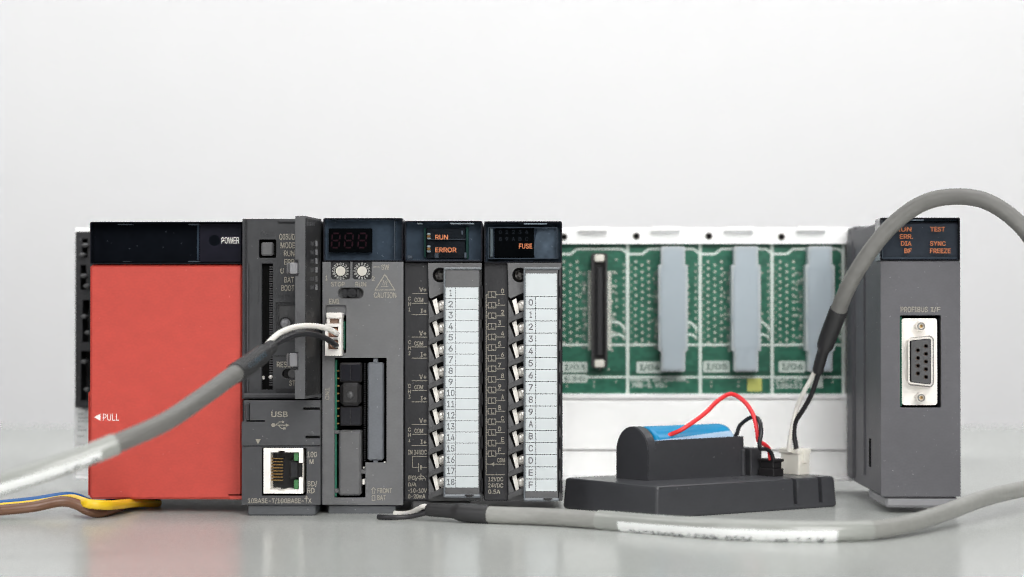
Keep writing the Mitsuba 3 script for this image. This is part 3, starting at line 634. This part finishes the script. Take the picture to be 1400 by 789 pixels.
pt2 += [[text('COM', 680, 626, 690.5, 632, yp), ink(line([(664.7, 634.5), (690, 634.5)], .9), yp), ink(Polygon([(671, 634.5), (675.5, 631.5), (675.5, 637.5)]), yp)], [text('12VDC', 667.5, 652, 688, 658, yp), text('24VDC', 667.5, 660.5, 688, 666.5, yp), text('0.5A', 667.5, 669, 684, 675, yp)]]

in1 = [('inner_panel', B(554, 303, 658.5, 358, 6.6, 1, .05), 'cover_inside_sheen'), ('light_guide', B(579.5, 311, 582, 352, 3, 4, .2), 'guide_green'), ('light_guide', B(637, 310, 640.5, 354, 3, 4, .2), 'guide_green'),
       ('lamp_board', B(583, 312, 636, 353, 4.5, 2, .1), 'black_plastic'), ('board_edge', B(584, 326.5, 637, 328, 3.2, 1.5, .1), 'mid_plastic'),
       ('status_lamp', cat([B(583.5, 318.5, 588.5, 321.5, 2, 2.4, .2), B(583.5, 324.5, 588.5, 327, 2, 2.4, .2)]), 'cream_plastic'), ('status_lamp_core', B(583.6, 321.6, 588.4, 324.4, 1.6, 2.6, .2), 'led_amber'), ('status_lamp', cat([B(583.5, 335.5, 588.5, 338.5, 2, 2.4, .2), B(583.5, 342, 588.5, 345, 2, 2.4, .2)]), 'cream_plastic'), ('status_lamp_core', B(583.6, 338.6, 588.4, 341.9, 1.6, 2.6, .2), 'led_amber'),
       ('pale_tab', cat([B(556.5, 349, 563.5, 354, 1.8, 2, .2), B(594, 346, 600, 353, 3.6, 1, .2), B(634.5, 345, 638, 353, 2.4, 2, .2), B(630.5, 315, 633, 321, 3.6, 1, .2)]), 'pale_grey_plastic'), ('bottom_ledge', B(556, 355.2, 656, 356.4, 1, 6, .2), 'pale_grey_plastic'), ('painted_glint_rib', B(570, 304.6, 577, 306, 0.7, 4, .1), 'print_white'), ('painted_glint_rib', B(615, 304.6, 648, 306.2, 0.7, 4, .1), 'print_white')]  # white top ribs paint the overhead highlight along the cover bevel
S1 = thing('terminal_module', 'terminal module whose white strip is numbered 1 to 18', 'terminal module', 'modules with a white label strip')
terminal_module(S1, 552.5, 0, [str(i) for i in range(1, 19)], 393, (609, 654, 393, 666.5), pt1, in1, (553, 302, 659.3, 358),
    [text('RUN', 595, 321, 612.5, 327.6, .3, d=.3), text('ERROR', 595, 338.3, 624, 345, .3, d=.3)])
add(S1, 'foot', B(562, 684.5, 640, 697, 3, 40, .8), 'block_plastic')
in2 = [('inner_panel', B(663, 303.5, 767.5, 359, 6.6, 1, .05), 'cover_inside_sheen'), ('lamp_panel', B(676, 312, 730, 352, 5, 2, .2), 'void_black'), ('light_strip', B(669.5, 312, 674, 352, 3, 3, .3), 'sleeve_plastic'), ('inner_frame', P(ring(sbox(667, 310.5, 762, 354), 1.2), 3, 4), 'blue_grey_plastic'), ('painted_glint_rib', B(716, 305.2, 748, 306.6, 0.7, 4, .1), 'sticker_paper'),  # pale top rib is a painted highlight on the cover edge
       ('lamp_figures', cat([text(c, 682 + i * 9, 314.5, 686 + i * 9, 320, 5) for i, c in enumerate('01234')] + [text(c, 682 + i * 9, 324, 686 + i * 9, 329.5, 5) for i, c in enumerate('89ABC')]), 'dark_plastic'),
       ('grey_board', P(Polygon([(735, 312), (764, 312), (764, 354), (732, 354), (728, 342)]), 5.5, 1), 'smoke_grey')]
S2 = thing('terminal_module_001', 'terminal module whose white strip is marked 0 to F', 'terminal module', 'modules with a white label strip')
terminal_module(S2, 661.5, 109, list('0123456789ABCDEF'), 405.7, (718.5, 761.3, 374, 671.3), pt2, in2, (662, 302.5, 768.3, 359.5), [text('FUSE', 709.5, 333, 727.5, 340, .3, d=.3)])

# ------------------------------------------------------------------ fieldbus module at the right
S = thing('fieldbus_module', 'grey fieldbus module with a nine-hole socket at the right', 'controller module')
yf = 0.0
XE = 1311
in3 = [('inner_panel', B(1203, 299, XE - 1, 356.5, 5, 1, .05), 'cover_inside_sheen'), ('light_guide', B(1283, 318, 1287, 350, 3, 4, .2), 'guide_green'), ('inner_frame', P(ring(sbox(1262, 303, XE - 6, 350), 1.2), 4, 3), 'black_plastic'), ('bottom_ledge', B(1205, 351.5, XE - 4, 355, 1.2, 5, .2), 'blue_grey_plastic'), ('painted_glint_rib', B(1246, 300.2, 1262, 301.8, .7, 4, .1), 'sticker_paper'), ('side_ledge', B(1204.4, 301, 1206, 354, 1, 5, .1), 'pale_grey_plastic')]  # pale rib at the top paints a highlight on the cover
k = cover(S, 1202, 298, XE, 357, yf, in3)
add(k, 'cover_lettering', cat([text('RUN', 1224, 310.5, 1245, 317, .3, d=.3), text('ERR.', 1229, 320.5, 1247, 327, .3, d=.3), text('DIA', 1230.5, 330, 1245, 336.5, .3, d=.3), text('BF', 1235, 340, 1245, 346.5, .3, d=.3), text('TEST', 1270.5, 310.5, 1290.5, 317, .3, d=.3), text('SYNC', 1270, 330, 1291.5, 336.5, .3, d=.3), text('FREEZE', 1270, 340, 1298, 346.5, .3, d=.3), ink(Point(1212, 305).buffer(3), .3, .35)]), 'print_orange')
hole = rr(1229, 431, 1285, 557, 2)
add(S, 'front_face', P(sbox(1203, 357.6, XE, 678).difference(hole), yf, 2.5), 'module_plastic')
add(S, 'case', diff(B(1203.2, 304, XE, 677.8, yf + 2.5, 70, .6), B(1228, 430, 1286, 558, yf - 1, 14, 0)), 'module_plastic')
rear = [chbox(wx(1203.4, 0), wx(XE, 0), 72, 88, wz(676, 0), wz(316, 0), .8)]
add(S, 'rear_case', cat(rear), 'module_plastic')
x0 = wx(1203.2, 0)
add(S, 'fixing_lug', diff(chbox(x0 + .4, x0 + 14, 68, 88, wz(318, 0), wz(298.5, 0), .5), trimesh.creation.cylinder(radius=1.4, height=6, transform=trimesh.transformations.rotation_matrix(math.pi / 2, [0, 1, 0]) @ np.eye(4)).apply_translation([x0 + .4, 80, wz(306, 0)])), 'module_plastic')
add(S, 'side_rib', cat([chbox(x0 - .35, x0 + .5, 40, 41.2, wz(660, 0), wz(330, 0), .1), chbox(x0 - .3, x0 + .5, 66, 67, wz(672, 0), wz(330, 0), .1)]), 'module_plastic')
add(S, 'side_slit', chbox(x0 - .06, x0 + .5, 27, 28.6, wz(645, 0), wz(605, 0), .02), 'void_black')
add(S, 'foot', B(1209, 678, XE - 4, 693, yf + 1.2, 40, .8), 'pale_grey_plastic')
add(S, 'socket_well', B(1228, 430, 1286, 558, yf + 9, 1, .1), 'void_black')
add(S, 'lettering', text('PROFIBUS', 1230, 419.5, 1267, 427, yf), 'print_tan'); add(S, 'lettering', text('I/F', 1271, 419.5, 1284, 427, yf), 'print_tan')
k = add(S, 'data_socket', P(rr(1231.5, 435, 1279.5, 553.5, 4).difference(unary_union([Point(1258, 446).buffer(3), Point(1258, 543).buffer(3)])), yf + 1.6, 1), 'white_plastic')
add(S, 'socket_board', B(1229.6, 433, 1231.3, 555, yf + 1.8, 6, .05), 'pcb_green')
dsh = Polygon([(1241, 464.5), (1272.5, 461), (1272.5, 527), (1241, 523.5)]).buffer(-4).buffer(5, quad_segs=6)
dsh2 = affinity.translate(dsh.buffer(-2.6), 1.5, 0)
add(k, 'shaded_flange', P(ring(dsh.buffer(1.6), 2.6), yf + 1.0, 1), 'dark_steel')  # dark ring paints the shading around the socket shell
add(k, 'socket_shell', P(ring(dsh, 2.2), yf - 3.5, 6), 'silver_metal')
core = dsh2.buffer(-.2)
pins = [(1253.2, 479 + i * 10.5) for i in range(4)] + [(1264.2, 473.3 + i * 10.5) for i in range(5)]
add(k, 'socket_core', P(core.difference(unary_union([Point(X, Y).buffer(2.9) for X, Y in pins])), yf - 3.2, 5), 'block_plastic')
add(k, 'core_floor', P(core, yf + 1.2, .5), 'void_black')
for X, Y in pins: add(k, 'pin_hole', P(ring(Point(X, Y).buffer(2.6, quad_segs=4), .6), yf - 1.6, 3), 'brown_plastic')
for Y in (446, 543.5):
    hexa = Polygon([(1258 + 7.2 * math.cos(a), Y + 7.2 * math.sin(a)) for a in np.radians(np.arange(6) * 60 + 12)])
    n_ = add(k, 'hex_nut', P(hexa.difference(Point(1258, Y).buffer(2.6)), yf - 2.5, 4), 'silver_metal')
    add(n_, 'thread_collar', P(ring(Point(1258, Y).buffer(5.2), 1.6), yf - 2.9, 1), 'dark_steel'); add(n_, 'thread_hole', C(1258, Y, 2.6, yf - .8, 1), 'gold')

# ------------------------------------------------------------------ battery holder (turned on the table) and battery
O = np.array([37.2, -21.0]); bv = np.array([.80, .60]); av = np.array([-.60, .80])
def loc(m):
    """Local (b, a, z) of the holder to the world."""
    M = np.eye(4); M[:2, 0] = bv; M[:2, 1] = av; M[:2, 3] = O; m = m.copy(); m.apply_transform(M); return m
def lp(b, a, z): return np.array([*(O + bv * b + av * a), z])
def lbox(b0, b1, a0, a1, z0, z1, r=.3): return loc(chbox(b0, b1, a0, a1, z0, z1, r))
S = thing('battery_holder', 'charcoal plastic battery holder standing turned on the table', 'battery holder')
zt = 10.8
pts = []
for b, a in ((0, 0), (84, 0), (84, 52.5), (0, 52.5)):
    sb, sa = (1 if b == 0 else -1), (1 if a == 0 else -1)
    for z, ins in ((0, .3), (.8, -.2), (zt - 1.0, .4), (zt - .3, .6), (zt, 1.2)):
        for t in (0, .5, 1):
            rr_ = 2.2 if (b, a) != (0, 0) else .8
            an = t * math.pi / 2; pts.append([b + sb * (ins + rr_ * (1 - math.cos(an))), a + sa * (ins + rr_ * (1 - math.sin(an))), z])
tray = trimesh.convex.convex_hull(np.array(pts))
cut = [chbox(62.4, 64.2, -2, 5.5, 1.8, zt + 2, 0), chbox(74.6, 76.4, -2, 5.5, 1.8, zt + 2, 0)]
add(S, 'base', loc(diff(tray, *cut)), 'holder_plastic')
add(S, 'clip', lbox(64.3, 74.5, .1, 2.6, 2.4, zt - .2, .5), 'holder_plastic')
A0, A1 = 22.4, 40.6; ac = (A0 + A1) / 2; rA = (A1 - A0) / 2
arch = unary_union([sbox(A0, zt - .3, A1, 29.3 - rA), Point(ac, 29.3 - rA).buffer(rA, quad_segs=12)])
def ext_b(poly, b0, b1):
    m = trimesh.creation.extrude_polygon(poly, b1 - b0, engine='earcut')
    M = np.eye(4); M[:3, :3] = [[0, 0, 1], [1, 0, 0], [0, 1, 0]]; m.apply_transform(M); m.apply_translation([b0, 0, 0]); return m
am = ext_b(arch, 15.2, 18.6); am2 = ext_b(arch.buffer(-.4), 14.9, 15.3)
add(S, 'end_arch', loc(cat([am, am2])), 'holder_plastic', smooth=25)
# front wall dips from the arch to a level top, as in side view (b, z)
prof = Polygon([(18.4, zt - .3), (59.6, zt - .3), (59.0, 24.9), (22, 24.6), (19.6, 24.5), (18.4, 24.3)])
def ext_a(poly, a0, a1):
    m = trimesh.creation.extrude_polygon(poly, a1 - a0, engine='earcut')
    M = np.eye(4); M[:3, :3] = [[1, 0, 0], [0, 0, -1], [0, 1, 0]]; m.apply_transform(M); m.apply_translation([0, a1, 0]); return m
add(S, 'side_wall', loc(ext_a(prof, A0, A0 + 2)), 'holder_plastic'); add(S, 'side_wall', loc(ext_a(prof, A1 - 2, A1)), 'holder_plastic')
add(S, 'end_wall', lbox(57.4, 59.5, A0 + 2, A1 - 2, zt - .3, 22, .3), 'holder_plastic')
add(S, 'bracket', cat([lbox(59.4, 61.0, A0 + .8, A0 + 3, zt - .3, 20.8, .3), lbox(61.6, 67, A0 - 1.2, A0 + 8, zt - .3, 20.6, .4), lbox(57.6, 59.0, A0 - 1.4, A0 + 1, zt - .3, 20.4, .5)]), 'holder_plastic')
add(S, 'molded_pad', loc(P(Point(0, 0).buffer(.01), 0, .01)) if False else lbox(46, 54, 8, 14, zt - .2, zt + .25, .15), 'holder_plastic')

S = thing('battery', 'blue cylindrical battery in the holder, with red and black leads', 'battery')
cyl = []
for b, r in ((20.0, 6.8), (20.15, 7.6), (20.7, 8.3), (21.6, 8.5), (55.0, 8.5), (56.2, 8.3), (56.8, 7.6), (57, 6.6)): cyl.append((b, r))
bt = np.array([lp(b, ac, 20.7) for b, _ in cyl])
add(S, 'cell', tube(bt, [r for _, r in cyl], 40), 'battery_sleeve', smooth=50)
redp = spline([lp(24.5, A0 + 3.4, 24.8), lp(27, A0 + 3, 26.2), pt(930, 588, 14), pt(962, 566, 18), pt(982, 547, 22), pt(1000, 538.5, 26), pt(1017, 549, 27), pt(1029, 567, 26), pt(1034.5, 590, 24), pt(1036, 602, 24), pt(1043, 606.5, 26), pt(1050, 613, 28), pt(1052.5, 628, 29)], .8)
add(S, 'red_lead', tube(redp, .78, 12), 'red_wire', smooth=60)
blkp = spline([lp(57, ac, 21), pt(1006, 594, 35), pt(1010, 583, 34), pt(1020, 573.5, 32), pt(1030, 570, 28), pt(1037, 574, 24), pt(1040, 590, 21), pt(1037.5, 607, 20.5), pt(1039, 613, 21.5), pt(1046, 613.5, 24), pt(1053, 618, 26.5), pt(1057, 629, 27.5)], .8)
add(S, 'black_lead', tube(blkp, .74, 12), 'black_wire', smooth=60)
bm = []
for b0, b1, a0, a1, z0, z1 in ((64.0, 69.0, 12.0, 20.0, zt - .1, 13.6), (64.4, 68.6, 12.6, 19.4, 13.6, 16.2), (63.9, 69.1, 11.8, 20.2, 15.9, 17.0)): bm.append(lbox(b0, b1, a0, a1, z0, z1, .25))
add(S, 'plug', cat(bm), 'connector_black')

# ------------------------------------------------------------------ grey cables
Rc = 2.8
def sheath(key, p, s0, s1, mat='grey_cable_skin'): return add(key, 'sheath', tube(sub(p, s0, s1), Rc, 24), mat, smooth=60)
def shrink_r(n, prof):
    x = np.linspace(0, 1, n); return np.interp(x, [q[0] for q in prof], [q[1] for q in prof])

# cable from the white plug of the motion module to the lower left
S = thing('signal_cable', 'grey cable crossing the red module to the small white plug', 'cable')
p = spline([pt(375, 470, -52), pt(361, 482, -60), pt(345, 494, -68), pt(318, 513, -85), pt(275, 544, -103), pt(225, 577, -118), pt(170, 602, -128), pt(107, 627, -134), pt(40, 650, -138), pt(-60, 680, -140), pt(-200, 715, -140)], 1)
L = lambda X: at_x(p, X)
tot = np.linalg.norm(np.diff(p, axis=0), axis=1).sum()
sheath(S, p, L(336), tot)
q = sub(p, L(371), L(321)); n = len(q)
add(S, 'heat_shrink', tube(q, shrink_r(n, [(0, 2.1), (.02, 2.3), (.16, 2.35), (.24, 3.05), (.5, 3.15), (.97, 3.3), (1, 3.2)]), 24), 'heat_shrink', smooth=50)
add(S, 'shrink_lettering', wrap('SUMITO', p, L(352), L(327), 25, -1.5, 3.22), 'print_blue')
q = sub(p, L(157), tot)
add(S, 'label_sleeve', tube(q, Rc + .38, 24), 'sleeve_plastic', smooth=60)
qq = sub(p, L(134), L(-30)); add(S, 'paper_label', shell(qq, Rc + .55, -75, 3), 'sticker_paper', smooth=40)
add(S, 'label_lettering', wrap('LT -D', p, L(88), L(131), -44, 2.2, Rc + .56), 'print_ink')
wpt = [pt(352, 489, -64), pt(366, 470, -55.5), pt(383, 455, -45), pt(405, 447, -36), pt(430, 446, -27), pt(449, 450, -20), pt(459, 455.5, -13), pt(460, 456, -4)]
add(S, 'white_wire', tube(spline(wpt, .8), .98, 14), 'white_wire', smooth=60)
bpt = [pt(352, 491, -63.5), pt(372, 473.5, -53.5), pt(392, 462, -44), pt(412, 456.5, -36), pt(432, 458, -27), pt(448, 464.5, -19), pt(458, 471.5, -12), pt(459.5, 472.5, -4)]
add(S, 'black_wire', tube(spline(bpt, .8), .98, 14), 'black_wire', smooth=60)
ypl = -8.0
fr_ = sbox(444, 442.5, 466.5, 486.5).difference(unary_union([sbox(448, 447, 461.8, 461), sbox(448, 464.5, 461.8, 477.5)]))
k = add(S, 'plug', cat([P(fr_, ypl, 12), B(445.2, 427.5, 467.3, 435.5, ypl, 11, .3), B(446, 435, 450.5, 443, ypl + .6, 10, .2), B(463, 435, 466.8, 443, ypl + .6, 10, .2)]), 'white_plastic')
add(k, 'plug_recess', cat([B(450, 435, 464, 443, ypl + 2.2, 6, .1), B(447, 446, 463, 462, ypl + 3.4, 3, .1), B(447, 463.5, 463, 478.5, ypl + 3.4, 3, .1)]), 'brown_plastic')
for Y in (454.5, 471.3): add(k, 'contact_ring', P(ring(Point(457, Y).buffer(5.8), 1.2), ypl + 1.6, 2), 'copper')

# cable coming down to the battery holder
S = thing('signal_cable_001', 'grey cable arching over the right module to the battery holder', 'cable')
p = spline([pt(1117, 507, 20), pt(1121, 492, 16), pt(1128, 470, 10), pt(1141, 436, 3), pt(1159, 392, -4), pt(1185, 349, -8), pt(1217, 310, -10), pt(1255, 281, -13), pt(1292, 270, -17), pt(1345, 275, -25), pt(1395, 310, -32), pt(1440, 380, -40)], 1)
L = lambda X: at_x(p, X)
tot = np.linalg.norm(np.diff(p, axis=0), axis=1).sum()
sheath(S, p, L(1139), tot)
q = sub(p, 0, L(1146)); n = len(q)
add(S, 'heat_shrink', tube(q, shrink_r(n, [(0, 1.85), (.02, 2.0), (.36, 2.05), (.44, 2.9), (.55, 3.05), (.98, 3.2), (1, 3.1)]), 24), 'heat_shrink', smooth=50)
wy = [pt(1116, 502, 19.5), pt(1108, 518, 23), pt(1098, 536, 27), pt(1089, 556, 31), pt(1083, 580, 34), pt(1079, 600, 36), pt(1077.5, 617, 37)]
by = [pt(1120, 503, 19), pt(1115.5, 519, 22.5), pt(1108, 540, 26), pt(1097, 560, 30), pt(1087, 576, 33), pt(1084.5, 592, 35), pt(1086.5, 606, 36), pt(1088, 617, 36.5)]
add(S, 'white_wire', tube(spline(wy, .8), .85, 14), 'white_wire', smooth=60)
add(S, 'black_wire', tube(spline(by, .8), .88, 14), 'black_wire', smooth=60)
a0, b0 = 12.3, 76.6
k = add(S, 'plug', cat([lbox(b0, b0 + 5.6, a0, a0 + 9.6, zt - .1, 18.6, .3), lbox(b0 - .5, b0 + 5.9, a0 - .3, a0 + 10.2, 18.3, 20.2, .3)]), 'cream_plastic')
add(k, 'plug_key', lbox(b0 + 1.8, b0 + 3.6, a0 - 1.0, a0 + .5, 15, 20.3, .2), 'cream_plastic')

# cable lying along the table in front
S = thing('signal_cable_002', 'grey cable with a white label lying on the table in front', 'cable')
def onf(X, yb, h=Rc + .1): return np.array([wx(X, yb), yb, h])
p = spline([onf(585, -28, 3.6), onf(620, -33, 3.4), onf(668, -38), onf(740, -45), onf(820, -58), onf(900, -74), onf(1000, -91, 3.2), onf(1100, -97, 3.2), onf(1185, -93, 3.2), onf(1240, -76, 3.6), onf(1292, -50, 5), onf(1345, -18, 7), onf(1440, 40, 8)], 1)
L = lambda X: at_x(p, X)
tot = np.linalg.norm(np.diff(p, axis=0), axis=1).sum()
sheath(S, p, L(664), tot, 'bounce_lit_cable_skin')
q = sub(p, L(580.5), L(668.5)); n = len(q)
add(S, 'heat_shrink', tube(q, shrink_r(n, [(0, 2.0), (.02, 2.2), (.30, 2.2), (.46, 2.3), (.54, 2.95), (.75, 3.2), (.98, 3.3), (1, 3.2)]), 24), 'heat_shrink', smooth=50)
add(S, 'label_sleeve', tube(sub(p, L(819), L(1186)), Rc + .38, 24), 'sleeve_plastic', smooth=60)
add(S, 'paper_label', shell(sub(p, L(853), L(1140)), Rc + .55, -80, 8, 12), 'sticker_paper', smooth=40)
add(S, 'label_lettering', cat([wrap('D47300RA 1C8BL0EM', p, L(868), L(1030), -54, 2.6, Rc + .55), wrap('Lot 11X', p, L(1048), L(1126), -54, 2.6, Rc + .55)]), 'print_ink')
add(S, 'white_wire', tube(spline([onf(592, -29, 4.2), onf(580, -27, 4.6), onf(571, -24, 3.4), onf(562, -19, 1.9), onf(550, -14, 1.0), onf(540, -11, .95)], .8), .85, 14), 'white_wire', smooth=60)
add(S, 'black_wire', tube(spline([onf(592, -29, 2.9), onf(580, -28.5, 2.4), onf(562, -27, 1.3), onf(540, -27, .95), onf(528, -26.5, .95), onf(517, -25, .95)], .8), .85, 14), 'black_wire', smooth=60)

# ------------------------------------------------------------------ mains wires at the lower left
def wire(key, pts, r, mat, label):
    add(None, key, tube(spline(pts, .8), r, 16), mat, smooth=60)
    labels[key] = {'label': label, 'category': 'wire', 'group': 'mains wires under the red module'}
wire('blue_wire', [pt(215, 684, 30), pt(160, 687, 24), pt(132, 690, 14), pt(118, 686.5, 6), pt(106, 681.5, 2), pt(90, 679, 0), pt(40, 686, -4), pt(-80, 697, -6)], 1.5, 'blue_wire', 'blue wire coming out beneath the red module')
wire('brown_wire', [pt(205, 684, 26), pt(172, 690, 8), pt(150, 697, -9), pt(132, 701.3, -19), pt(116, 696.5, -22), pt(105, 690.5, -22), pt(85, 686, -22), pt(40, 694, -26), pt(-80, 704, -30)], 1.8, 'brown_wire', 'brown wire curling out beneath the red module')
ep = spline([pt(215, 688, 26), pt(186, 687.5, 10), pt(164, 689.8, -10), pt(142, 691, -23), pt(122, 689.5, -25), pt(110, 686, -18), pt(92, 683, -8), pt(40, 691, -12), pt(-80, 700, -16)], .8)
em_ = tube(ep, 1.6, 40, caps=False); em_.apply_scale(.001)
gi, si_ = np.arange(len(em_.vertices)) % 40 * 2 * np.pi / 40, np.arange(len(em_.vertices)) // 40 / 40.0
col = np.where((np.cos(gi * 1 + si_ * 1.1 + .9) < -.35)[:, None], [.012, .13, .08], [.72, .47, .012])
scene['earth_wire'] = mikit.ply(em_, 'material_earth_wire', smooth=True, color=col)
labels['earth_wire'] = {'label': 'yellow and green striped wire coming out beneath the red module', 'category': 'wire', 'group': 'mains wires under the red module'}
